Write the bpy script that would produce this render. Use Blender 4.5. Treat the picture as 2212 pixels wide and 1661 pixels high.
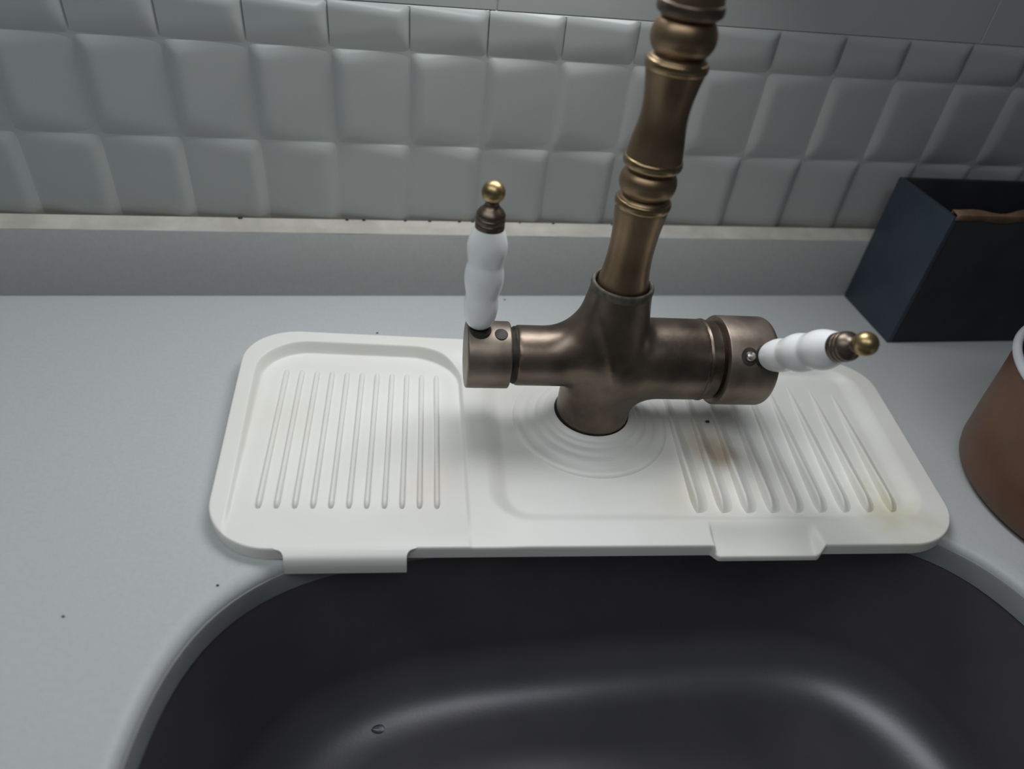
import bpy, bmesh, math, random
import numpy as np
from mathutils import Vector, Matrix

for o in list(bpy.data.objects):
    bpy.data.objects.remove(o, do_unlink=True)
scene = bpy.context.scene
COL = scene.collection
random.seed(4)

# ------------------------------------------------------------------ camera
CAM_H = 0.30
cam_d = bpy.data.cameras.new('camera')
cam = bpy.data.objects.new('camera', cam_d)
COL.objects.link(cam)
_r = Vector((0.98543299, -0.14299845, 0.09205029))
_u = Vector((0.02143829, 0.64140367, 0.76690399))
_f = Vector((0.16870748, 0.75375909, -0.63512599))
cam.matrix_world = Matrix(((_r.x, _u.x, -_f.x, 0.0),
                           (_r.y, _u.y, -_f.y, 0.0),
                           (_r.z, _u.z, -_f.z, CAM_H),
                           (0, 0, 0, 1)))
cam_d.sensor_width = 36.0
cam_d.sensor_fit = 'HORIZONTAL'
cam_d.lens = 36.0 * 1509.5 / 2212.0
cam_d.clip_start = 0.01
cam_d.dof.use_dof = True
cam_d.dof.focus_distance = 0.41
cam_d.dof.aperture_fstop = 4.5
scene.camera = cam

# ------------------------------------------------------------------ light
world = bpy.data.worlds.new('room_light')
scene.world = world
world.use_nodes = True
bg = world.node_tree.nodes['Background']
bg.inputs['Color'].default_value = (0.62, 0.75, 0.86, 1)
bg.inputs['Strength'].default_value = 0.06


def area_light(name, loc, target, sx, sy, power, color):
    d = bpy.data.lights.new(name, 'AREA')
    d.shape = 'RECTANGLE'
    d.size, d.size_y = sx, sy
    d.energy = power
    d.color = color
    o = bpy.data.objects.new(name, d)
    o.location = loc
    o.rotation_euler = (Vector(target) - Vector(loc)).to_track_quat('-Z', 'Y').to_euler()
    COL.objects.link(o)
    return o


area_light('window_daylight', (0.05, 0.458, 0.385), (-0.09, 0.20, 0.16), 0.40, 0.17, 2.25, (0.97, 0.985, 1.0))
area_light('room_fill', (-0.30, -0.07, 0.98), (-0.14, 0.20, 0.0), 1.3, 0.30, 5.1, (0.95, 0.985, 1.0))  # unseen broad fill light added overhead, in place of the room's light

vs = scene.view_settings
vs.view_transform = 'Standard'
vs.look = 'None'
vs.gamma = 1.0
vs.use_curve_mapping = False
vs.exposure = -0.22

# ------------------------------------------------------------------ helpers


def link(o, parent=None):
    COL.objects.link(o)
    if parent is not None:
        o.parent = parent
    return o


def tag(o, label=None, cat=None, group=None, kind=None):
    if label: o['label'] = label
    if cat: o['category'] = cat
    if group: o['group'] = group
    if kind: o['kind'] = kind
    return o


def empty(name, loc=(0, 0, 0), rot=(0, 0, 0)):
    o = bpy.data.objects.new(name, None)
    o.location = loc
    o.rotation_euler = rot
    o.empty_display_size = 0.02
    COL.objects.link(o)
    return o


def mesh_obj(name, verts, faces, mat, parent=None, smooth=True, angle=35):
    me = bpy.data.meshes.new(name)
    me.from_pydata([tuple(v) for v in verts], [], faces)
    bm = bmesh.new()
    bm.from_mesh(me)
    bmesh.ops.recalc_face_normals(bm, faces=bm.faces)
    bm.to_mesh(me)
    bm.free()
    if mat: me.materials.append(mat)
    if smooth:
        me.shade_smooth()
        me.set_sharp_from_angle(angle=math.radians(angle))
    me.update()
    return link(bpy.data.objects.new(name, me), parent)


def bm_obj(name, bm, mat, parent=None, smooth=True, angle=35):
    me = bpy.data.meshes.new(name)
    bmesh.ops.recalc_face_normals(bm, faces=bm.faces)
    bm.to_mesh(me)
    bm.free()
    if mat: me.materials.append(mat)
    if smooth:
        me.shade_smooth()
        me.set_sharp_from_angle(angle=math.radians(angle))
    return link(bpy.data.objects.new(name, me), parent)


def box_bm(x0, x1, y0, y1, z0, z1, bev=0.0, seg=2):
    bm = bmesh.new()
    bmesh.ops.create_cube(bm, size=1)
    for v in bm.verts:
        v.co = Vector(((x0 + x1) / 2 + v.co.x * (x1 - x0), (y0 + y1) / 2 + v.co.y * (y1 - y0),
                       (z0 + z1) / 2 + v.co.z * (z1 - z0)))
    if bev > 0:
        bmesh.ops.bevel(bm, geom=bm.edges[:], offset=bev, segments=seg, profile=0.5, affect='EDGES')
    return bm


def catmull(pts, n):
    """dense smooth curve through 2-D control points"""
    pts = [Vector(p) for p in pts]
    out = []
    for i in range(len(pts) - 1):
        p0 = pts[max(i - 1, 0)]; p1 = pts[i]; p2 = pts[i + 1]; p3 = pts[min(i + 2, len(pts) - 1)]
        for k in range(n):
            t = k / n
            out.append(0.5 * ((2 * p1) + (p2 - p0) * t + (2 * p0 - 5 * p1 + 4 * p2 - p3) * t * t
                              + (3 * p1 - p0 - 3 * p2 + p3) * t ** 3))
    out.append(pts[-1])
    return [(v[0], v[1]) for v in out]


def lathe(name, prof, mat, parent=None, seg=64, M=None, close_ends=True, angle=35):
    """prof: list of (radius, height) turned about local Z, then moved by M"""
    verts, faces = [], []
    n = len(prof)
    for r, z in prof:
        for k in range(seg):
            a = 2 * math.pi * k / seg
            verts.append(Vector((r * math.cos(a), r * math.sin(a), z)))
    for i in range(n - 1):
        for k in range(seg):
            k2 = (k + 1) % seg
            faces.append((i * seg + k, i * seg + k2, (i + 1) * seg + k2, (i + 1) * seg + k))
    if close_ends:
        if prof[0][0] > 1e-6: faces.append(tuple(range(seg))[::-1])
        if prof[-1][0] > 1e-6: faces.append(tuple((n - 1) * seg + k for k in range(seg)))
    if M is not None:
        verts = [M @ v for v in verts]
    return mesh_obj(name, verts, faces, mat, parent, angle=angle)


def axis_matrix(origin, direction, roll_hint=(0, 0, 1)):
    z = Vector(direction).normalized()
    h = Vector(roll_hint)
    if abs(z.dot(h.normalized())) > 0.95: h = Vector((1, 0, 0))
    x = h.cross(z).normalized()
    y = z.cross(x)
    o = Vector(origin)
    return Matrix(((x.x, y.x, z.x, o.x), (x.y, y.y, z.y, o.y), (x.z, y.z, z.z, o.z), (0, 0, 0, 1)))


# ------------------------------------------------------------------ materials


def new_mat(name):
    m = bpy.data.materials.new(name)
    m.use_nodes = True
    nt = m.node_tree
    b = nt.nodes['Principled BSDF']
    return m, nt, b


def noise_mat(name, c1, c2, scale, rough=0.5, rough2=None, metallic=0.0, detail=4.0, lo=0.35, hi=0.65,
              bump=0.0, bump_scale=None, spec=0.5, coat=0.0):
    m, nt, b = new_mat(name)
    tc = nt.nodes.new('ShaderNodeTexCoord')
    nz = nt.nodes.new('ShaderNodeTexNoise')
    nz.inputs['Scale'].default_value = scale
    nz.inputs['Detail'].default_value = detail
    nt.links.new(tc.outputs['Object'], nz.inputs['Vector'])
    rp = nt.nodes.new('ShaderNodeValToRGB')
    rp.color_ramp.elements[0].position = lo
    rp.color_ramp.elements[1].position = hi
    rp.color_ramp.elements[0].color = (*c1, 1)
    rp.color_ramp.elements[1].color = (*c2, 1)
    nt.links.new(nz.outputs['Fac'], rp.inputs['Fac'])
    nt.links.new(rp.outputs['Color'], b.inputs['Base Color'])
    b.inputs['Metallic'].default_value = metallic
    b.inputs['Specular IOR Level'].default_value = spec
    b.inputs['Coat Weight'].default_value = coat
    if rough2 is None:
        b.inputs['Roughness'].default_value = rough
    else:
        mr = nt.nodes.new('ShaderNodeMapRange')
        mr.inputs['To Min'].default_value = rough
        mr.inputs['To Max'].default_value = rough2
        nt.links.new(nz.outputs['Fac'], mr.inputs['Value'])
        nt.links.new(mr.outputs['Result'], b.inputs['Roughness'])
    if bump > 0:
        n2 = nt.nodes.new('ShaderNodeTexNoise')
        n2.inputs['Scale'].default_value = bump_scale or scale * 4
        n2.inputs['Detail'].default_value = 3
        nt.links.new(tc.outputs['Object'], n2.inputs['Vector'])
        bp = nt.nodes.new('ShaderNodeBump')
        bp.inputs['Strength'].default_value = bump
        bp.inputs['Distance'].default_value = 0.0006
        nt.links.new(n2.outputs['Fac'], bp.inputs['Height'])
        nt.links.new(bp.outputs['Normal'], b.inputs['Normal'])
    return m


M_tile = noise_mat('glazed_tile', (0.335, 0.357, 0.349), (0.37, 0.383, 0.375), 9, rough=0.22, spec=0.5, bump=0.05, bump_scale=40)
_nt = M_tile.node_tree
_b = _nt.nodes['Principled BSDF']
_src = _b.inputs['Base Color'].links[0].from_socket
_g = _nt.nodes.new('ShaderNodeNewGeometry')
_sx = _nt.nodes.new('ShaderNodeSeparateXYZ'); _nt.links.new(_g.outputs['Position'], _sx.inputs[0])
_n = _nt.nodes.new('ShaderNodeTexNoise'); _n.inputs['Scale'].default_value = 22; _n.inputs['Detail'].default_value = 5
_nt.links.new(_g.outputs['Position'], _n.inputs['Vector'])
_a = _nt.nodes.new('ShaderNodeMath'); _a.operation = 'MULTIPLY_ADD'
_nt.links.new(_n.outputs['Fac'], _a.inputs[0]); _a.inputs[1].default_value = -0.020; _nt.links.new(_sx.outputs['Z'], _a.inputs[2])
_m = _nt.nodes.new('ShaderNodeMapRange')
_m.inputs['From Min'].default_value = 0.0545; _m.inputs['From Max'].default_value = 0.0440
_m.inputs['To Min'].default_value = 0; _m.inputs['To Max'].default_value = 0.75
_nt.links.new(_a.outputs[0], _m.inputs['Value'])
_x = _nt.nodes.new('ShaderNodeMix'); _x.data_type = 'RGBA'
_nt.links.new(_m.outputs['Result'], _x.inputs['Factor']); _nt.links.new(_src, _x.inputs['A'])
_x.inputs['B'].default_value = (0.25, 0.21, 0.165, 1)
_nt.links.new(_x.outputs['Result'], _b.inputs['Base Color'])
M_floor = noise_mat('floor_stone', (0.25, 0.24, 0.23), (0.32, 0.31, 0.30), 6, rough=0.6)
M_grout = noise_mat('grout', (0.36, 0.355, 0.34), (0.42, 0.41, 0.395), 60, rough=0.9)
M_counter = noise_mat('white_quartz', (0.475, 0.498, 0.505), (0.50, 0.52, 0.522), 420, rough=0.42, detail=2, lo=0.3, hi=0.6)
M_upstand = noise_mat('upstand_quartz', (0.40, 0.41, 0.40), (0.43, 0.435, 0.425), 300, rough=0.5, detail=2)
M_caulk = noise_mat('sealant', (0.40, 0.385, 0.34), (0.52, 0.50, 0.45), 45, rough=0.55, bump=0.5, bump_scale=90)
M_mould = noise_mat('mould', (0.02, 0.018, 0.015), (0.05, 0.045, 0.035), 300, rough=0.9)
M_sink = noise_mat('dark_sink', (0.135, 0.132, 0.148), (0.155, 0.150, 0.160), 25, rough=0.33, metallic=0.5, bump=0.05, bump_scale=500)
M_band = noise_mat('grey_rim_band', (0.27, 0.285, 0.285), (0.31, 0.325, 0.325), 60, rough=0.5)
M_bronze = noise_mat('aged_bronze', (0.100, 0.079, 0.062), (0.225, 0.176, 0.140), 38, rough=0.26, rough2=0.46, metallic=0.85, detail=6, bump=0.12, bump_scale=260)
M_bronze2 = noise_mat('aged_bronze_pale', (0.19, 0.155, 0.125), (0.30, 0.25, 0.205), 60, rough=0.42, rough2=0.5, metallic=0.85, detail=6, bump=0.12, bump_scale=260)
M_dark = noise_mat('dark_patina', (0.025, 0.022, 0.02), (0.06, 0.055, 0.05), 150, rough=0.6, metallic=0.5)
M_verd = noise_mat('green_patina', (0.07, 0.068, 0.056), (0.15, 0.145, 0.12), 180, rough=0.65, metallic=0.4, bump=0.6, bump_scale=500)
M_column = noise_mat('column_bronze', (0.20, 0.135, 0.082), (0.33, 0.235, 0.147), 35, rough=0.34, rough2=0.42, metallic=0.9, detail=5)
M_brass = noise_mat('rubbed_brass', (0.28, 0.20, 0.105), (0.44, 0.33, 0.19), 90, rough=0.28, metallic=0.95)
M_finial = noise_mat('finial_brass', (0.34, 0.25, 0.12), (0.48, 0.36, 0.19), 200, rough=0.34, metallic=0.95)
M_steel = noise_mat('screw_steel', (0.45, 0.43, 0.40), (0.6, 0.58, 0.55), 200, rough=0.3, metallic=1.0)
M_porc = noise_mat('porcelain', (0.88, 0.90, 0.91), (0.90, 0.915, 0.92), 30, rough=0.2, spec=0.5)
M_porc.node_tree.nodes['Principled BSDF'].inputs['Subsurface Weight'].default_value = 0.15
M_porc.node_tree.nodes['Principled BSDF'].inputs['Subsurface Radius'].default_value = (1, 1, 1)
M_porc.node_tree.nodes['Principled BSDF'].inputs['Subsurface Scale'].default_value = 0.006
M_box = noise_mat('navy_box', (0.026, 0.039, 0.058), (0.034, 0.049, 0.070), 40, rough=0.5)
M_boxshade = noise_mat('box_shaded', (0.012, 0.012, 0.016), (0.018, 0.018, 0.022), 40, rough=0.7)  # navy darkened to paint shade on the back-lit front; also lines the inside
M_card = noise_mat('brown_strip', (0.10, 0.055, 0.03), (0.20, 0.12, 0.07), 60, rough=0.7)
M_pot = noise_mat('brown_enamel', (0.105, 0.047, 0.022), (0.14, 0.062, 0.028), 25, rough=0.38)
M_rim = noise_mat('pale_rim', (0.62, 0.64, 0.68), (0.70, 0.72, 0.75), 50, rough=0.25, metallic=0.3)
M_potin = noise_mat('pot_inside', (0.015, 0.014, 0.016), (0.03, 0.028, 0.03), 50, rough=0.4)
M_crumb = noise_mat('crumb', (0.03, 0.025, 0.02), (0.06, 0.05, 0.04), 400, rough=0.9)

# silicone mat: cream, yellow-brown stains of their own shape, plus one painted pinkish shade
M_mat, nt, b = new_mat('cream_silicone')
tc = nt.nodes.new('ShaderNodeTexCoord')
n1 = nt.nodes.new('ShaderNodeTexNoise'); n1.inputs['Scale'].default_value = 14; n1.inputs['Detail'].default_value = 4
nt.links.new(tc.outputs['Object'], n1.inputs['Vector'])
r1 = nt.nodes.new('ShaderNodeValToRGB')
r1.color_ramp.elements[0].position = 0.30; r1.color_ramp.elements[0].color = (0.79, 0.775, 0.72, 1)
r1.color_ramp.elements[1].position = 0.62; r1.color_ramp.elements[1].color = (0.83, 0.83, 0.80, 1)
nt.links.new(n1.outputs['Fac'], r1.inputs['Fac'])
base_col = r1.outputs['Color']


def stain_shade(cx, cy, rad, col, amount, prev):
    vm = nt.nodes.new('ShaderNodeVectorMath'); vm.operation = 'DISTANCE'
    sc = nt.nodes.new('ShaderNodeVectorMath'); sc.operation = 'MULTIPLY'
    sc.inputs[1].default_value = (1, 1, 0)
    nz = nt.nodes.new('ShaderNodeTexNoise'); nz.inputs['Scale'].default_value = 45; nz.inputs['Detail'].default_value = 3
    nt.links.new(tc.outputs['Object'], nz.inputs['Vector'])
    nt.links.new(tc.outputs['Object'], sc.inputs[0])
    nt.links.new(sc.outputs[0], vm.inputs[0]); vm.inputs[1].default_value = (cx, cy, 0)
    ad = nt.nodes.new('ShaderNodeMath'); ad.operation = 'MULTIPLY_ADD'
    nt.links.new(nz.outputs['Fac'], ad.inputs[0]); ad.inputs[1].default_value = rad * 1.6
    nt.links.new(vm.outputs['Value'], ad.inputs[2])
    mr = nt.nodes.new('ShaderNodeMapRange')
    mr.inputs['From Min'].default_value = rad * 1.75; mr.inputs['From Max'].default_value = rad * 1.0
    mr.inputs['To Min'].default_value = 0; mr.inputs['To Max'].default_value = amount
    nt.links.new(ad.outputs[0], mr.inputs['Value'])
    mx = nt.nodes.new('ShaderNodeMix'); mx.data_type = 'RGBA'
    nt.links.new(mr.outputs['Result'], mx.inputs['Factor'])
    nt.links.new(prev, mx.inputs['A']); mx.inputs['B'].default_value = (*col, 1)
    return mx.outputs['Result']


base_col = stain_shade(0.196, 0.284, 0.026, (0.52, 0.42, 0.30), 0.8, base_col)
base_col = stain_shade(0.284, 0.226, 0.032, (0.64, 0.62, 0.46), 0.8, base_col)
base_col = stain_shade(0.020, 0.262, 0.026, (0.78, 0.69, 0.64), 0.5, base_col)  # pinkish cast shade of the left valve cap, painted into the mat
base_col = stain_shade(0.160, 0.248, 0.014, (0.70, 0.68, 0.52), 0.4, base_col)
nt.links.new(base_col, b.inputs['Base Color'])
b.inputs['Roughness'].default_value = 0.42

# ------------------------------------------------------------------ setting: wall with relief tiles
YT = 0.482                     # face of the tiles
ZT0, ZB, ZA, ZTOP = 0.0535, 0.113, 0.173, 0.2008
PITCH = 0.0496
XJ = 0.0655                    # joint seen behind the left lever
wall = bm_obj('wall_back', box_bm(-0.85, 1.2, YT + 0.0009, YT + 0.10, -0.25, 1.6), M_grout, smooth=False)
tag(wall, 'grey glazed kitchen wall of relief tiles behind the sink', None, None, 'structure')


def smin(a, b, k):
    h = max(k - abs(a - b), 0.0) / k
    return min(a, b) - h * h * k * 0.25


def block_mesh(name, w, hgt, raised_left, hi, lo, top, bottom, slope=0.62, nx=24, nz=24):
    """wedge-shaped relief: one side stands proud and falls away to the other"""
    verts, faces = [], []
    for j in range(nz + 1):
        for i in range(nx + 1):
            s = 0.5 - 0.5 * math.cos(math.pi * i / nx)
            t = 0.5 - 0.5 * math.cos(math.pi * j / nz)
            x, z = s * w, t * hgt
            f = x / w
            ramp = (hi + (lo - hi) * f) if raised_left else (lo + (hi - lo) * f)
            d = [(x if raised_left else w - x) * slope]
            if top: d.append((hgt - z) * top)
            if bottom: d.append(z * bottom)
            h = ramp
            for q in d:
                h = smin(h, q, 0.0024)
            verts.append((x, -max(h, -0.0002), z))
    nv = nx + 1
    for j in range(nz):
        for i in range(nx):
            faces.append((j * nv + i, j * nv + i + 1, (j + 1) * nv + i + 1, (j + 1) * nv + i))
    me = bpy.data.meshes.new(name)
    me.from_pydata(verts, [], faces)
    me.materials.append(M_tile)
    me.shade_smooth()
    return me


mesh_B = block_mesh('relief_block_low_right', PITCH, ZA - ZB, True, 0.0040, 0.0, 0.62, 0.35)
mesh_C = block_mesh('relief_block_low_left', PITCH, ZB - ZT0, False, 0.0040, 0.0, 0.62, 0.0)
mesh_A = block_mesh('relief_block_short', PITCH, ZTOP - ZA - 0.0006, False, 0.0040, 0.0012, 0.8, 0.35)
for k in (-1, 0, 1):
    x0 = XJ + k * 7 * PITCH
    x1 = x0 + 7 * PITCH
    t = bm_obj('tile', box_bm(x0 + 0.00025, x1 - 0.00025, YT, YT + 0.006, ZT0, ZTOP - 0.0004, 0.0005, 1), M_tile, wall, smooth=False)
    for c in range(7):
        for me, z in ((mesh_C, ZT0), (mesh_B, ZB), (mesh_A, ZA)):
            o = bpy.data.objects.new('relief_block', me)
            o.location = (x0 + c * PITCH, YT + 0.0001, z)
            link(o, t)
    # plain tile above
    bm_obj('plain_tile', box_bm(x0 + 0.0045, x1 + 0.0035, YT + 0.0002, YT + 0.006, ZTOP - 0.0002, ZTOP + 0.20, 0.0004, 1), M_tile, wall)
floor = bm_obj('floor', box_bm(-1.6, 1.6, -1.6, YT + 0.1, -0.94, -0.90), M_floor, smooth=False)
tag(floor, 'plain grey kitchen floor below the worktop', None, None, 'structure')
# upstand and its sealed ledge
YU, ZU = 0.466, 0.0532
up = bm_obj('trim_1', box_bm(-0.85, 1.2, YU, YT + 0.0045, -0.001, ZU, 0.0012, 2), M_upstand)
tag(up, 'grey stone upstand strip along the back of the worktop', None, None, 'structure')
# sealant bead on the ledge, slightly uneven
prof_n = 7
verts, faces = [], []
NX = 260
for i in range(NX + 1):
    x = -0.84 + 2.03 * i / NX
    w = 0.0008 * math.sin(x * 37) + 0.0006 * math.sin(x * 91 + 1) + random.uniform(-0.0003, 0.0003)
    for j in range(prof_n):
        q = j / (prof_n - 1)
        y = YU + 0.0004 + q * (YT - 0.0042 - YU - 0.0004)
        z = ZU + 0.0004 + 0.0030 * q ** 2.2 + (w * 0.5) * math.sin(math.pi * q) + 0.0012 * max(0, q - 0.75) * 4
        verts.append((x, y + (w * 0.3 if j == 0 else 0), z if j else ZU - 0.0003))
for i in range(NX):
    for j in range(prof_n - 1):
        a = i * prof_n + j
        faces.append((a, a + prof_n, a + prof_n + 1, a + 1))
bead = mesh_obj('sealant_bead', verts, faces, M_caulk, up)
bead['label'] = 'cream sealant along the upstand ledge'


def blob(name, loc, rx, ry, rz, mat, parent=None, seed=0):
    rnd = random.Random(seed)
    bm = bmesh.new()
    bmesh.ops.create_icosphere(bm, subdivisions=2, radius=1)
    for v in bm.verts:
        k = 1 + rnd.uniform(-0.18, 0.18)
        v.co = Vector((v.co.x * rx * k, v.co.y * ry * k, v.co.z * rz * k))
    o = bm_obj(name, bm, mat, parent, angle=180)
    o.location = loc
    return o


for i, (x, s) in enumerate([(-0.104, .0016), (-0.030, .0012), (-0.018, .0013), (0.012, .0011), (0.030, .0012), (0.052, .0012),
                            (0.062, .001), (0.098, .0009), (0.124, .0011), (0.171, .0011)]):
    blob('mould_spot', (x, YT - 0.0044, ZU + 0.0046), s, s * 0.5, s * 0.6, M_mould, bead, i)
# ------------------------------------------------------------------ worktop with the sink cut-out
SCX, SCY, SA, SB, SN = 0.119, 0.036, 0.230, 0.200, 4.4


def superell(a, off=0.0, n=SN, A=SA, B=SB):
    c, s = math.cos(a), math.sin(a)
    aa, bb = A + off, B + off
    r = (abs(c / aa) ** n + abs(s / bb) ** n) ** (-1.0 / n)
    return SCX + r * c, SCY + r * s


NA = 240
X0, X1, Y0, Y1 = -0.85, 1.15, -0.40, YU + 0.004
angs = []
for k in range(NA):
    angs.append(2 * math.pi * k / NA)
for cx, cy in ((X0, Y0), (X1, Y0), (X0, Y1), (X1, Y1)):       # hit the slab's corners exactly
    a = math.atan2(cy - SCY, cx - SCX) % (2 * math.pi)
    i = min(range(NA), key=lambda q: abs(angs[q] - a))
    angs[i] = a


def rect_pt(a):
    c, s = math.cos(a), math.sin(a)
    t = 1e9
    if c > 1e-9: t = min(t, (X1 - SCX) / c)
    if c < -1e-9: t = min(t, (X0 - SCX) / c)
    if s > 1e-9: t = min(t, (Y1 - SCY) / s)
    if s < -1e-9: t = min(t, (Y0 - SCY) / s)
    return SCX + t * c, SCY + t * s


lip = [(0.0075, 0.0), (0.0058, -0.0002), (0.0040, -0.0008), (0.0024, -0.0018), (0.0011, -0.0032), (0.0003, -0.0048), (0.0, -0.0065), (0.0, -0.0195)]
verts, faces = [], []
rings = []


def add_ring(pts):
    st = len(verts)
    verts.extend(pts)
    rings.append(st)


add_ring([(*rect_pt(a), -0.02) for a in angs])
add_ring([(*rect_pt(a), 0.0) for a in angs])
for off, z in lip:
    add_ring([(*superell(a, off), z) for a in angs])
add_ring([(*superell(a, 0.03), -0.02) for a in angs])
for i in range(len(rings) - 1):
    for k in range(NA):
        k2 = (k + 1) % NA
        faces.append((rings[i] + k, rings[i] + k2, rings[i + 1] + k2, rings[i + 1] + k))
counter = mesh_obj('countertop', verts, faces, M_counter, None, angle=50)
tag(counter, 'pale grey-white stone worktop with rounded sink cut-out', 'worktop')

# ------------------------------------------------------------------ sink bowl
sink = empty('sink', (SCX, SCY, -0.15))
tag(sink, 'dark charcoal undermount sink bowl below the worktop', 'sink')
prof = [(0.022, -0.0205), (0.0, -0.0205), (-0.0012, -0.03), (-0.003, -0.06), (-0.006, -0.09), (-0.0075, -0.098)]
RF = 0.038
for q in range(1, 13):
    a = q / 12 * math.radians(84)
    prof.append((-0.0075 - RF * (1 - math.cos(a)), -0.098 - RF * math.sin(a)))
prof += [(-0.055, -0.1362), (-0.10, -0.1370), (-0.155, -0.1380)]
verts, faces, rings = [], [], []
for off, z in prof:
    t = min(1.0, max(0.0, (-0.03 - z) / 0.14))
    n = SN - 1.2 * t
    add_ring([(superell(a, off, n)[0] - SCX, superell(a, off, n)[1] - SCY, z + 0.15) for a in angs])
for i in range(len(rings) - 1):
    for k in range(NA):
        k2 = (k + 1) % NA
        faces.append((rings[i] + k, rings[i] + k2, rings[i + 1] + k2, rings[i + 1] + k))
faces.append(tuple(rings[-1] + k for k in range(NA)))
bowl = mesh_obj('bowl', verts, faces, M_sink, sink, angle=60)
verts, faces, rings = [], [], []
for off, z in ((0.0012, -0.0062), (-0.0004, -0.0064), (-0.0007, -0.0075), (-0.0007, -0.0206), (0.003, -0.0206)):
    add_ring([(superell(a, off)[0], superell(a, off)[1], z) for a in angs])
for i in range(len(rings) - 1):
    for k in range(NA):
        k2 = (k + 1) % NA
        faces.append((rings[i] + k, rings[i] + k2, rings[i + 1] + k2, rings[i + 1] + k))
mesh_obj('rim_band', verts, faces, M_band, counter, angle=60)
lathe('drain_ring', [(0.0, 0.0126), (0.030, 0.0126), (0.034, 0.0142), (0.042, 0.0142), (0.043, 0.0118)], M_steel, sink, 48)

# ------------------------------------------------------------------ silicone splash mat
QBL, QBR, QFR, QFL = (Vector((-0.0933, 0.4032)), Vector((0.3373, 0.3605)), Vector((0.3169, 0.2022)) * 0.9932, Vector((-0.0952, 0.2291)) * 0.9932)
ML, MW = 0.43, 0.19


def mat_xy(x, y):
    u, v = x / ML, y / MW
    p = QBL * (1 - u) * v + QBR * u * v + QFR * u * (1 - v) + QFL * (1 - u) * (1 - v)
    return p.x, p.y


def sst(a, b, x):
    t = min(1.0, max(0.0, (x - a) / (b - a)))
    return t * t * (3 - 2 * t)


def rr_in(x, y, x0, x1, y0, y1, r):
    """signed distance (positive inside) of a rounded rectangle"""
    cx, cy = (x0 + x1) / 2, (y0 + y1) / 2
    qx, qy = abs(x - cx) - (x1 - x0) / 2 + r, abs(y - cy) - (y1 - y0) / 2 + r
    return -(math.hypot(max(qx, 0), max(qy, 0)) + min(max(qx, qy), 0) - r)


def rim_h(x, y):
    back = 0.0138 - 0.0030 * sst(0.25, 0.42, x)
    z = 0.0085 + (back - 0.0085) * sst(0.005, 0.165, y)
    # the divider between the trays is lower than the outer rim
    dv = sst(0.122, 0.141, x) * (1 - sst(0.152, 0.175, x)) * (1 - sst(0.160, 0.180, y))
    return z + dv * (0.0080 + 0.0018 * sst(0.06, 0.16, y) - z)


def mat_h(x, y):
    z = rim_h(x, y)
    # left tray
    d = rr_in(x, y, 0.0085, 0.1400, -0.06, 0.1795, 0.034)
    fl = 0.0066 - 0.0018 * sst(0.05, 0.17, y) + 0.0019 * (1 - sst(0.0, 0.030, y))
    z = z + (fl - z) * sst(0.0, 0.0024, d)
    # middle basin and right tray
    d = rr_in(x, y, 0.1500, 0.4185, 0.0185, 0.1800, 0.026)
    fl = 0.0042 + 0.0014 * sst(0.05, 0.17, y) + 0.0010 * sst(0.30, 0.42, x)
    wdt = 0.0135 - 0.0055 * max(sst(0.15, 0.175, y), 1 - sst(0.02, 0.045, y))
    z = z + (fl - z) * sst(0.0, wdt, d)
    # drain lip at the front of the right tray
    ch = sst(0.2750, 0.2768, x) * (1 - sst(0.334, 0.341, x)) * (1 - sst(0.002, 0.0185, y))
    return z - ch * 0.0046


RC = 0.034


def mat_ext(y):
    """left and right end of the mat at local y (rounded corners)"""
    yy = min(max(y, 0), MW)
    ins = 0.0
    if yy < RC: ins = RC - math.sqrt(max(RC * RC - (RC - yy) ** 2, 0))
    if yy > MW - RC: ins = RC - math.sqrt(max(RC * RC - (yy - MW + RC) ** 2, 0))
    return ins, ML - ins


FX, FY = 0.1228, 0.3135            # the tap's foot on the worktop
ys = [RC * (1 - math.cos(q / 28 * math.pi / 2)) for q in range(29)]
ys += [RC + (0.142 - RC) * q / 75 for q in range(1, 75)]
ys += [0.142 + (0.182 - 0.142) * q / 90 for q in range(90)]
ys += [0.182 + 0.008 * math.sin(q / 16 * math.pi / 2) for q in range(17)]
NXM = 640
verts, faces = [], []
for y in ys:
    xl, xr = mat_ext(y)
    for i in range(NXM + 1):
        x = xl + (xr - xl) * i / NXM
        yy = y
        fr = sst(0.274, 0.279, x) * (1 - sst(0.336, 0.342, x)) * max(0, 1 - y / 0.012) ** 2
        wx, wy = mat_xy(x, yy - 0.0045 * fr)
        verts.append((wx, wy, mat_h(x, y)))
nrow = NXM + 1
ny = len(ys)
hole = set()
for j in range(ny - 1):
    for i in range(NXM):
        q = (j * nrow + i, j * nrow + i + 1, (j + 1) * nrow + i + 1, (j + 1) * nrow + i)
        c = sum((Vector(verts[v]) for v in q), Vector()) / 4
        if (c.x - FX) ** 2 + (c.y - FY) ** 2 < 0.030 ** 2: continue
        faces.append(q)
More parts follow.
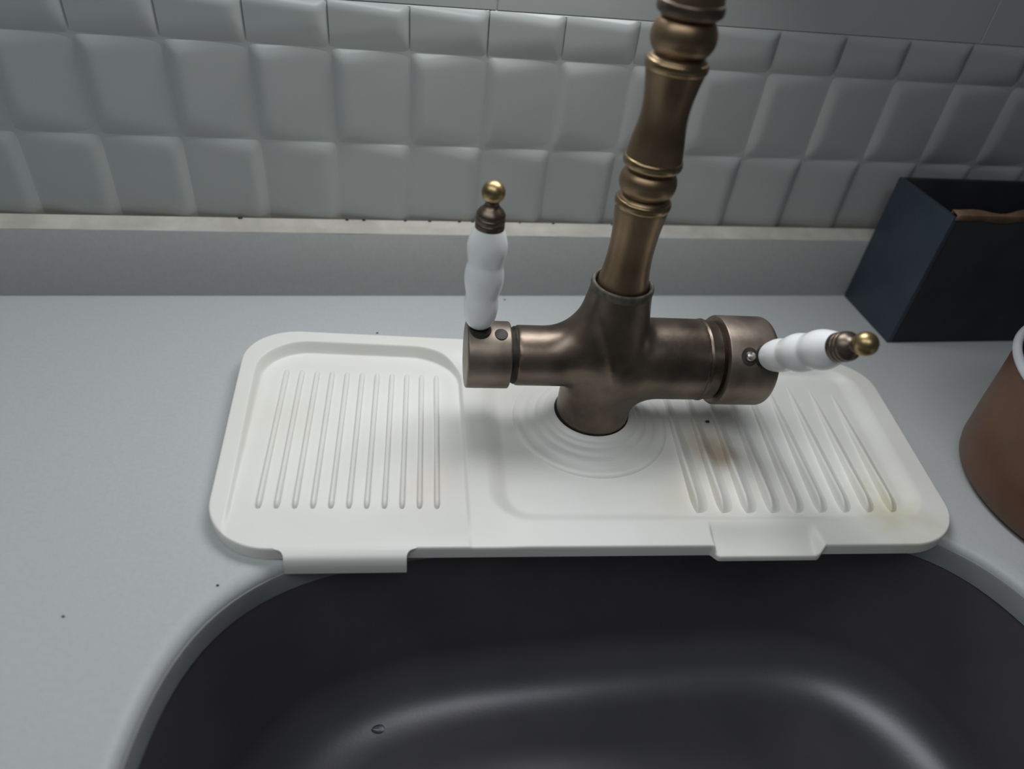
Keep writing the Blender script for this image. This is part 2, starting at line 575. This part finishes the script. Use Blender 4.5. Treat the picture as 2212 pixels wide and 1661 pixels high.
# rounded top edge then skirt to the worktop
bound = [i for i in range(nrow)] + [j * nrow + NXM for j in range(1, ny)] + [(ny - 1) * nrow + i for i in range(NXM - 1, -1, -1)] + [j * nrow for j in range(ny - 2, 0, -1)]
cen = Vector(mat_xy(ML / 2, MW / 2))
prev = bound
for dout, dz in ((0.0005, -0.0002), (0.0009, -0.0008), (0.0010, -0.002), (0.0010, None)):
    st = len(verts)
    for n, bi in enumerate(bound):
        v = verts[bi]
        a = Vector(verts[bound[n - 1]]).xy
        c = Vector(verts[bound[(n + 1) % len(bound)]]).xy
        tdir = (c - a)
        nrm = Vector((tdir.y, -tdir.x)).normalized() if tdir.length > 1e-9 else Vector((0, 0))
        verts.append((v[0] + nrm.x * dout, v[1] + nrm.y * dout, 0.0003 if dz is None else max(v[2] + dz, 0.0004)))
    cur = list(range(st, st + len(bound)))
    for n in range(len(bound)):
        m_ = (n + 1) % len(bound)
        faces.append((prev[n], prev[m_], cur[m_], cur[n]))
    prev = cur
faces.append(tuple(prev))
mat_root = empty('splash_mat', (0.12, 0.30, 0.0))


def to_mat(o):
    o.parent = mat_root
    o.matrix_parent_inverse = Matrix.Translation((-0.12, -0.30, 0.0))
    return o


tag(mat_root, 'cream silicone splash mat with ribbed trays around the tap', 'sink mat')
sheet = to_mat(mesh_obj('tray_sheet', verts, faces, M_mat, None, angle=70))


def rib_mesh(x, y0, y1, xshift, w, ztop0, ztop1, zb, n=26, m=8, tip=0.004):
    """one long rib; ztop0 at the front end, ztop1 at the back end"""
    vs_, fs = [], []
    for i in range(n + 1):
        t = i / n
        t = 0.5 - 0.5 * math.cos(math.pi * t)
        y = y0 + (y1 - y0) * t
        e = min((y - y0), (y1 - y)) / tip
        k = math.sqrt(max(0.0, 1 - (1 - min(e, 1.0)) ** 2))
        ww = w * (0.15 + 0.85 * k)
        zt = zb + ((ztop0 + (ztop1 - ztop0) * t) - zb) * (0.25 + 0.75 * k)
        for j in range(m + 1):
            a = math.pi * j / m
            lx = x + xshift * t - math.cos(a) * ww / 2
            wx, wy = mat_xy(lx, y)
            vs_.append((wx, wy, zb + (zt - zb) * (max(math.sin(a), 0.0) ** 0.45)))
    nv = m + 1
    for i in range(n):
        for j in range(m):
            a = i * nv + j
            fs.append((a, a + 1, a + nv + 1, a + nv))
    fs.append(tuple(range(nv)))
    fs.append(tuple(n * nv + j for j in range(nv))[::-1])
    return vs_, fs


for i in range(11):
    vs_, fs = rib_mesh(0.0250 + 0.00965 * i, 0.0285, 0.1565, 0.0018, 0.0033, 0.0096, 0.0066, 0.0045)
    to_mat(mesh_obj('rib', vs_, fs, M_mat, None, angle=60))


def ridge_mesh(x, y0, y1, xshift, zf, zk, zb, n=40):
    """one drainage ridge: steep left face, long right slope, blade-like front end"""
    sec = [(-0.0015, 0.0), (-0.0012, 0.35), (-0.0009, 0.80), (-0.0005, 0.96), (0.0002, 1.0), (0.0010, 0.94), (0.0022, 0.78), (0.0040, 0.52), (0.0062, 0.28), (0.0088, 0.10), (0.0116, 0.0)]
    vs_, fs = [], []
    for i in range(n + 1):
        t = (i / n) ** 1.6
        y = y0 + (y1 - y0) * t
        e = min(1.0, (y - y0) / 0.013)
        k = math.sqrt(max(0.0, 1 - (1 - e) ** 2))
        hgt = (zf + (zk - zf) * t ** 0.8) * k
        wk = 0.55 + 0.45 * k
        for lx, lz in sec:
            wx, wy = mat_xy(x + 0.0014 * (1 - k) + xshift * t + lx * wk, y)
            vs_.append((wx, wy, zb + hgt * lz))
    nv = len(sec)
    for i in range(n):
        for j in range(nv - 1):
            a = i * nv + j
            fs.append((a, a + 1, a + nv + 1, a + nv))
    return vs_, fs


for i in range(9):
    vs_, fs = ridge_mesh(0.2725 + 0.0152 * i, 0.0285, 0.166, 0.004, 0.0076 + 0.0005 * (i > 4), 0.0024, 0.0036)
    to_mat(mesh_obj('ridge', vs_, fs, M_mat, None, angle=80))
# stepped collar round the tap's foot
cp = [(0.0500, 0.0035), (0.0485, 0.0056), (0.0465, 0.0060), (0.0445, 0.0057), (0.0420, 0.0060), (0.0398, 0.0072), (0.0375, 0.0076),
      (0.0355, 0.0078), (0.0338, 0.0092), (0.0318, 0.0097), (0.0302, 0.0099), (0.0288, 0.0112), (0.0270, 0.0118), (0.0255, 0.0128), (0.0240, 0.0133), (0.0233, 0.0120), (0.0233, 0.0004)]
collar = to_mat(lathe('tap_collar', catmull(cp, 3), M_mat, None, 96, Matrix.Translation((FX, FY, 0)), close_ends=False, angle=80))
# front flap bent over the sink edge
fp = [(0.006, 0.0080), (0.003, 0.0084), (0.0, 0.00845), (-0.003, 0.0080), (-0.0056, 0.0067), (-0.0072, 0.0046), (-0.0080, 0.0018), (-0.0082, -0.0030)]
fpd = catmull(fp, 3)
verts, faces = [], []
nf = 24
nrm2 = []
for i in range(len(fpd)):
    a_, b_ = fpd[max(i - 1, 0)], fpd[min(i + 1, len(fpd) - 1)]
    d_ = Vector((b_[0] - a_[0], b_[1] - a_[1])).normalized()
    nrm2.append((d_.y * -1.0, d_.x))          # towards the inside of the bend
for layer in (0, 1):
    for (y, z), (ny_, nz_) in zip(fpd, nrm2):
        t = min(max((-0.0010 - y) / 0.0050, 0), 1)
        ext = 0.0056 * (1 - math.sqrt(max(0, 1 - (1 - t) ** 2)))
        xa, xb = 0.0420 - ext, 0.1050 + ext
        yy, zz = (y, z) if layer == 0 else (y + abs(ny_) * 0.0022, z - abs(nz_) * 0.0022)
        for i in range(nf + 1):
            wx, wy = mat_xy(xa + (xb - xa) * i / nf, yy)
            verts.append((wx, wy, zz))
nr_ = len(fpd)
for layer in (0, 1):
    o_ = layer * nr_ * (nf + 1)
    for j in range(nr_ - 1):
        for i in range(nf):
            a = o_ + j * (nf + 1) + i
            faces.append((a, a + 1, a + nf + 2, a + nf + 1))
L_ = nr_ * (nf + 1)
for j in range(nr_ - 1):
    for i in (0, nf):
        a = j * (nf + 1) + i
        faces.append((a, a + nf + 1, a + nf + 1 + L_, a + L_))
for i in range(nf):
    for j in (0, nr_ - 1):
        a = j * (nf + 1) + i
        faces.append((a, a + 1, a + 1 + L_, a + L_))
flap = to_mat(mesh_obj('front_flap', verts, faces, M_mat, None, angle=50))

# ------------------------------------------------------------------ mixer tap
tap = empty('mixer_tap', (FX, FY, 0.0), (0, math.radians(1.1), math.radians(-2.1)))
tag(tap, 'aged bronze two-handle kitchen mixer tap with white porcelain levers', 'tap')
ZX = 0.0554                        # height of the cross arms


# body: smooth union of the upright and the two arms, polygonised with surface nets
def tap_body():
    st = 0.0011
    xs = np.arange(-0.060, 0.064 + st, st); ys_ = np.arange(-0.030, 0.030 + st, st); zs = np.arange(-0.004, 0.110 + st, st)
    X, Y, Z = np.meshgrid(xs, ys_, zs, indexing='ij')
    R = np.hypot(X, Y)
    prof_z = np.array([0.0, 0.012, 0.040, 0.060, 0.072, 0.078, 0.084, 0.090, 0.097, 0.104, 0.110])
    prof_r = np.array([0.0226, 0.0226, 0.0224, 0.0224, 0.0220, 0.0212, 0.0201, 0.0190, 0.0178, 0.0170, 0.0168])
    rz = np.interp(Z, prof_z, prof_r)
    d1 = np.maximum((R - rz) * 0.97, np.maximum(-Z, Z - 0.1060))
    rl = np.hypot(Y, Z - ZX)
    d2 = np.maximum(rl - 0.0176, np.maximum(-0.0545 - X, X))
    d3 = np.maximum(rl - 0.0243, np.maximum(X - 0.0570, -X))

    def smn(a, b, k):
        h = np.maximum(k - np.abs(a - b), 0) / k
        return np.minimum(a, b) - h * h * k * 0.25
    arms = smn(d2, d3, 0.004)
    wx_ = 0.5 + 0.5 * np.tanh(X / 0.008); wz_ = 0.5 + 0.5 * np.tanh((Z - ZX) / 0.008)
    kz = (1 - wx_) * (wz_ * 0.018 + (1 - wz_) * 0.004) + wx_ * (wz_ * 0.005 + (1 - wz_) * 0.014)
    D = smn(d1, arms, kz)
    # socket for the column
    D = np.maximum(D, -np.maximum(R - 0.0148, 0.098 - Z))
    nx, ny_, nz = D.shape
    ins = D < 0
    c = np.zeros((nx - 1, ny_ - 1, nz - 1), int)
    for dx in (0, 1):
        for dy in (0, 1):
            for dz in (0, 1):
                c += ins[dx:nx - 1 + dx, dy:ny_ - 1 + dy, dz:nz - 1 + dz]
    act = (c > 0) & (c < 8)
    idx = -np.ones(act.shape, int)
    I, J, K = np.nonzero(act)
    idx[I, J, K] = np.arange(len(I))
    acc = np.zeros((len(I), 3)); cnt = np.zeros(len(I))
    corners = [(a, b_, c_) for a in (0, 1) for b_ in (0, 1) for c_ in (0, 1)]
    for a in corners:
        for ax in range(3):
            if a[ax] == 0:
                b2 = list(a); b2[ax] = 1
                va = D[I + a[0], J + a[1], K + a[2]]; vb = D[I + b2[0], J + b2[1], K + b2[2]]
                cr = (va < 0) != (vb < 0)
                t = np.where(cr, va / np.where(cr, va - vb, 1), 0)
                p = np.array(a, float)[None, :].repeat(len(I), 0)
                p[:, ax] += t
                acc += p * cr[:, None]; cnt += cr
    acc /= cnt[:, None]
    V = np.stack([xs[0] + (I + acc[:, 0]) * st, ys_[0] + (J + acc[:, 1]) * st, zs[0] + (K + acc[:, 2]) * st], 1)
    F = []
    for ax in range(3):
        a1, a2 = [(1, 2), (2, 0), (0, 1)][ax]
        sl0 = [slice(0, -1)] * 3; sl1 = [slice(0, -1)] * 3
        s0 = [slice(None)] * 3; s1 = [slice(None)] * 3
        s0[ax] = slice(0, -1); s1[ax] = slice(1, None)
        A = ins[tuple(s0)]; B = ins[tuple(s1)]
        e = np.argwhere(A != B)
        for q in e:
            if q[a1] == 0 or q[a2] == 0 or q[a1] >= D.shape[a1] - 1 or q[a2] >= D.shape[a2] - 1: continue
            o = q.copy(); quad = []
            for (u_, v_) in ((0, 0), (-1, 0), (-1, -1), (0, -1)):
                w = o.copy(); w[a1] += u_; w[a2] += v_
                quad.append(int(idx[tuple(w)]))
            if min(quad) < 0: continue
            if not A[tuple(q)]: quad = quad[::-1]
            F.append(tuple(quad))
    return V, F


V, F = tap_body()
body = mesh_obj('tap_body', V.tolist(), F, M_bronze, tap, angle=180)
sm = body.modifiers.new('even', 'SMOOTH'); sm.factor = 0.5; sm.iterations = 9

# patinated lip where the column enters
lathe('socket_lip', catmull([(0.0149, 0.1035), (0.0150, 0.1066), (0.0160, 0.1076), (0.0171, 0.1070), (0.0174, 0.1050), (0.0171, 0.1030), (0.0166, 0.1012)], 3),
      M_verd, tap, 72, close_ends=False)
# base seam
lathe('foot_ring', [(0.0222, 0.0100), (0.0231, 0.0105), (0.0232, 0.0125), (0.0228, 0.0135)], M_dark, tap, 72, close_ends=False)
# column
cpr = [(0.0140, 0.096), (0.0140, 0.1055), (0.0132, 0.111), (0.0123, 0.118), (0.0119, 0.126), (0.0121, 0.136), (0.0128, 0.144), (0.0134, 0.1495),
       (0.0135, 0.1510), (0.0134, 0.1555), (0.0122, 0.1572), (0.0110, 0.1580), (0.0124, 0.1592), (0.0138, 0.1615), (0.0143, 0.1645), (0.0138, 0.1675),
       (0.0124, 0.1698), (0.0112, 0.1708), (0.0124, 0.1718), (0.0135, 0.1730), (0.0137, 0.1765), (0.0135, 0.1790), (0.0127, 0.1850), (0.0115, 0.1920), (0.0110, 0.1975), (0.0113, 0.2040),
       (0.0124, 0.2110), (0.0133, 0.2155), (0.0135, 0.2170), (0.0134, 0.2210), (0.0122, 0.2225), (0.0110, 0.2232), (0.0124, 0.2245), (0.0140, 0.2272), (0.0146, 0.2306), (0.0140, 0.2340),
       (0.0125, 0.2368), (0.0112, 0.2378), (0.0126, 0.2386), (0.0136, 0.2400), (0.0138, 0.2440), (0.0134, 0.2470), (0.0126, 0.2540), (0.0116, 0.2620), (0.0110, 0.2700), (0.0108, 0.2900), (0.0108, 0.3300)]
column = lathe('column', catmull(cpr, 4), M_column, tap, 72, angle=60)


def ring(z0, z1, r, mat):
    zc, hh = (z0 + z1) / 2, (z1 - z0) / 2
    pr = [(r - 0.0016, z0)]
    for q in range(11):
        a = -math.pi / 2 + math.pi * q / 10
        pr.append((r - 0.0011 + 0.0011 * math.cos(a), zc + hh * math.sin(a)))
    pr.append((r - 0.0016, z1))
    return lathe('column_ring', pr, mat, column, 72, close_ends=False, angle=60)


for z0, z1, r in ((0.1515, 0.1562, 0.0143), (0.1726, 0.1772, 0.0146), (0.2166, 0.2214, 0.0144)):
    ring(z0, z1, r, M_brass)
ring(0.2395, 0.2445, 0.0147, M_bronze)
# swan neck above the picture's top edge, arching over the bowl
pts = []
for q in range(25):
    a = math.pi * q / 24
    pts.append(Vector((0, -0.095 + 0.095 * math.cos(a), 0.328 + 0.105 * math.sin(a))))
pts.append(Vector((0, -0.19, 0.312)))
verts, faces = [], []
for i, p in enumerate(pts):
    d = (pts[min(i + 1, len(pts) - 1)] - pts[max(i - 1, 0)]).normalized()
    n1_ = Vector((1, 0, 0)); n2_ = d.cross(n1_)
    rr = 0.0108 if i < len(pts) - 2 else 0.0125
    for k in range(32):
        a = 2 * math.pi * k / 32
        verts.append(p + (n1_ * math.cos(a) + n2_ * math.sin(a)) * rr)
for i in range(len(pts) - 1):
    for k in range(32):
        faces.append((i * 32 + k, i * 32 + (k + 1) % 32, (i + 1) * 32 + (k + 1) % 32, (i + 1) * 32 + k))
faces.append(tuple(range(32))); faces.append(tuple((len(pts) - 1) * 32 + k for k in range(32)))
mesh_obj('spout', verts, faces, M_column, tap, angle=60)

# valve caps on the arm ends
MXp = axis_matrix((0, 0, ZX), (1, 0, 0))
MXm = axis_matrix((0, 0, ZX), (-1, 0, 0))


def rounded_cyl(r, a, b, f1, f2, n=5):
    pr = [(0.0, a)]
    for q in range(n + 1):
        t = math.pi / 2 * q / n
        pr.append((r - f1 + f1 * math.sin(t), a + f1 - f1 * math.cos(t)))
    for q in range(n + 1):
        t = math.pi / 2 * q / n
        pr.append((r - f2 + f2 * math.cos(t), b - f2 + f2 * math.sin(t)))
    pr.append((0.0, b))
    return pr


lathe('arm_groove', [(0.0160, 0.050), (0.0168, 0.0548), (0.0160, 0.0560), (0.0158, 0.0590)], M_dark, tap, 72, MXm, close_ends=False)
cap_l = lathe('valve_cap', rounded_cyl(0.0194, 0.0577, 0.0825, 0.0011, 0.0012), M_bronze2, tap, 80, MXm, angle=40)
lathe('arm_ring', [(0.0236, 0.0560), (0.0246, 0.0572), (0.0247, 0.0580), (0.0240, 0.0588), (0.0238, 0.0640), (0.0225, 0.0650), (0.0215, 0.0700)], M_bronze, tap, 80, MXp, close_ends=False, angle=50)
cap_r = lathe('valve_cap', [(0.0212, 0.0730), (0.0214, 0.0672), (0.0255, 0.0664), (0.0266, 0.0668), (0.0270, 0.0676), (0.0270, 0.0940)]
              + [(0.0270 - 0.0035 + 0.0035 * math.cos(q / 6 * math.pi / 2), 0.0940 + 0.0035 * math.sin(q / 6 * math.pi / 2)) for q in range(1, 7)] + [(0.0, 0.0978)],
              M_bronze2, tap, 80, MXp, close_ends=False, angle=40)


def lever(origin, direction, start, seed):
    """porcelain lever with three swells, rising from start along its own axis"""
    M = axis_matrix(origin, direction)
    Ms = M @ Matrix.Translation((0, 0, start))
    pr = [(0.0, 0.0), (0.0035, 0.0003), (0.0062, 0.0018), (0.0080, 0.0048), (0.0090, 0.0090), (0.0095, 0.0135), (0.0092, 0.0175), (0.0088, 0.0204),
          (0.0093, 0.0232), (0.0103, 0.0280), (0.0106, 0.0320), (0.0101, 0.0365), (0.0095, 0.0397), (0.0098, 0.0425), (0.0105, 0.0470), (0.0103, 0.0515),
          (0.0094, 0.0555), (0.0082, 0.0590), (0.0070, 0.0612), (0.0050, 0.0620)]
    pd = catmull(pr, 4)
    verts, faces = [], []
    S = 56
    for r, z in pd:
        for k in range(S):
            a = 2 * math.pi * k / S
            zz = z + 0.0016 * math.cos(a + seed) * math.sin(math.pi * z / 0.062)      # slanted waists
            verts.append(Ms @ Vector((max(r, 0) * math.cos(a), max(r, 0) * math.sin(a), zz)))
    for i in range(len(pd) - 1):
        for k in range(S):
            k2 = (k + 1) % S
            faces.append((i * S + k, i * S + k2, (i + 1) * S + k2, (i + 1) * S + k))
    lv = mesh_obj('lever', verts, faces, M_porc, tap, angle=180)
    lathe('stem', [(0.0046, -0.010), (0.0046, 0.004), (0.0, 0.004)], M_dark, lv, 32, Ms)
    fc = [(0.0072, 0.0590), (0.0075, 0.0605), (0.0074, 0.0632), (0.0070, 0.0637), (0.0074, 0.0642), (0.0075, 0.0660), (0.0071, 0.0665), (0.0073, 0.0670),
          (0.0072, 0.0684), (0.0060, 0.0702), (0.0044, 0.0718), (0.0035, 0.0732), (0.0036, 0.0744)]
    lathe('finial_base', catmull(fc, 3), M_bronze, lv, 48, Ms, angle=60)
    R0 = 0.0059; zc = 0.0792
    fb = [(R0 * math.sin(t), zc - R0 * math.cos(t)) for t in [0.55 + (math.pi - 0.55) * q / 18 for q in range(19)]]
    fb[-1] = (0.0, fb[-1][1])
    lathe('finial_ball', fb, M_finial, lv, 48, Ms, angle=60)
    return lv


lever((-0.0765, 0.0, ZX), (0.010, 0.0, 1), 0.0195, 0.3)
rd = Vector((0.0077, -0.0757, 0.0688))
lever((0.0865, 0.0, ZX), rd, 0.0252, 2.2)
# dimples / set screws beside the levers
dn = Vector((0, -0.74, 0.672))
Md = axis_matrix((0.0775, 0, ZX), dn)
lathe('screw_hole', [(0.0, 0.0273), (0.0050, 0.0270), (0.0056, 0.0262), (0.0056, 0.024)], M_dark, cap_r, 32, Md)
lathe('set_screw', [(0.0030, 0.0265), (0.0031, 0.0280), (0.0024, 0.0292), (0.0012, 0.0296), (0.0, 0.0297)], M_steel, cap_r, 32, Md)
lathe('lever_seat', [(0.0, 0.0275), (0.0062, 0.0273), (0.0070, 0.0262), (0.0070, 0.023)], M_dark, cap_r, 40, axis_matrix((0.0870, 0, ZX), dn))
Md = axis_matrix((-0.0640, 0, ZX), (0, -0.30, 1))
lathe('screw_hole', [(0.0, 0.0196), (0.0036, 0.0196), (0.0042, 0.0188), (0.0042, 0.017)], M_dark, cap_l, 32, Md)
lathe('lever_seat', [(0.0, 0.0198), (0.0060, 0.0196), (0.0068, 0.0186), (0.0068, 0.016)], M_dark, cap_l, 40, axis_matrix((-0.0755, 0, ZX), (0, -0.12, 1)))

# ------------------------------------------------------------------ navy box by the wall
bx0, bx1, by0, by1, bh, bt = 0.388, 0.60, 0.3972, 0.4655, 0.1085, 0.004
boxo = empty('storage_box', ((bx0 + bx1) / 2, (by0 + by1) / 2, 0))
tag(boxo, 'open dark navy box standing against the upstand', 'box')


def bpart(name, a, bmat, bev=0.0008):
    o = bm_obj(name, box_bm(*a, bev, 2), bmat, None)
    o.parent = boxo
    o.matrix_parent_inverse = Matrix.Translation(-Vector(boxo.location))
    return o


bpart('side_panel', (bx0, bx0 + bt, by0, by1, 0.0, bh), M_box)
bpart('side_panel', (bx1 - bt, bx1, by0, by1, 0.0, bh), M_box)
bpart('front_panel', (bx0 + bt, bx1 - bt, by0, by0 + bt, 0.0, bh - 0.0005), M_boxshade)
bpart('back_panel', (bx0 + bt, bx1 - bt, by1 - bt, by1, 0.0, bh), M_boxshade)
bpart('bottom_panel', (bx0 + bt, bx1 - bt, by0 + bt, by1 - bt, 0.001, 0.005), M_boxshade)
verts, faces = [], []
for i in range(41):
    x = bx0 + 0.0015 + (bx1 - bx0 - 0.003) * i / 40
    w = 0.0007 * math.sin(x * 85) + 0.0005 * math.sin(x * 170 + 1)
    for (y, z) in ((by0 - 0.0004, bh - 0.0024 + w), (by0 - 0.0005, bh + 0.0018), (by0 + bt + 0.0016 + w * 2, bh + 0.0030 + w), (by0 + bt + 0.0020 + w * 2, bh - 0.012)):
        verts.append((x, y, z))
for i in range(40):
    for j in range(3):
        a = i * 4 + j
        faces.append((a, a + 1, a + 5, a + 4))
rs = mesh_obj('rim_strip', verts, faces, M_card, None, angle=60)
rs.parent = boxo
rs.matrix_parent_inverse = Matrix.Translation(-Vector(boxo.location))
rs['label'] = 'brown strip along the front rim'
sm = rs.modifiers.new('thickness', 'SOLIDIFY'); sm.thickness = 0.0004

# ------------------------------------------------------------------ brown pot at the right edge
pot = empty('cooking_pot', (0.4290, 0.2313, 0.0))
tag(pot, 'round brown pot with pale metal rim right of the mat', 'pot')
pp = [(0.0, 0.0006), (0.070, 0.0006), (0.0755, 0.0014), (0.0785, 0.0042), (0.0798, 0.010), (0.0806, 0.030), (0.0812, 0.055), (0.0822, 0.0795), (0.0800, 0.0795),
      (0.0790, 0.055), (0.0775, 0.010), (0.0720, 0.005), (0.0, 0.005)]
lathe('pot_wall', pp, M_pot, pot, 96, angle=50)
lathe('pot_lining', [(0.0796, 0.0790), (0.0786, 0.055), (0.0771, 0.0105), (0.0718, 0.0055), (0.0, 0.0055)], M_potin, pot, 96, close_ends=False, angle=50)
rp = []
for q in range(17):
    a = 2 * math.pi * q / 16
    rp.append((0.0822 + 0.0026 * math.cos(a), 0.0815 + 0.0026 * math.sin(a)))
lathe('pot_rim', rp, M_rim, pot, 96, close_ends=False, angle=80)

# ------------------------------------------------------------------ crumbs and a drop
def mat_pt(x, y):
    return mat_xy(x, y)


crumbs = [((0.2008, 0.3079), 0.0056, 'dark crumb on the cream mat right of the tap foot', .0014),
          ((-0.0099, 0.4164), 0.0004, 'tiny dark speck on the worktop behind the mat', .0008),
          ((0.0888, 0.4598), 0.0004, 'tiny dark speck by the upstand right of the left lever', .0009),
          ((-0.0847, 0.2111), 0.0003, 'tiny dark speck on the worktop close to the sink corner', .0007),
          ((-0.1489, 0.1999), 0.0004, 'tiny dark speck alone on the left side of the worktop', .0007)]
for i, ((x, y), z, lab, s) in enumerate(crumbs):
    o = blob('crumb', (x, y, z), s, s * 0.75, s * 0.5, M_crumb, None, 40 + i)
    tag(o, lab, 'crumb')

# a water drop clinging low on the bowl's back wall
M_water, _nt, _b = new_mat('water')
_b.inputs['Base Color'].default_value = (0.9, 0.95, 1.0, 1)
_b.inputs['Roughness'].default_value = 0.05
_b.inputs['IOR'].default_value = 1.33
_b.inputs['Transmission Weight'].default_value = 1.0
_n = _nt.nodes.new('ShaderNodeTexNoise')
_n.inputs['Scale'].default_value = 90
_bp = _nt.nodes.new('ShaderNodeBump')
_bp.inputs['Strength'].default_value = 0.03
_nt.links.new(_n.outputs['Fac'], _bp.inputs['Height'])
_nt.links.new(_bp.outputs['Normal'], _b.inputs['Normal'])
bm = bmesh.new()
bmesh.ops.create_uvsphere(bm, u_segments=24, v_segments=12, radius=1)
for v in bm.verts:
    v.co = Vector((v.co.x * 0.0028, v.co.y * (0.0042 - 0.0006 * v.co.y), max(v.co.z, -0.2) * 0.0014))
drop = bm_obj('water_drop', bm, M_water, None, angle=180)
_mx = axis_matrix((-0.0125, 0.1951, -0.1326), (0.10, -0.27, 0.96))
drop.matrix_world = _mx
tag(drop, 'small clear water drop clinging inside the dark sink', 'water drop')
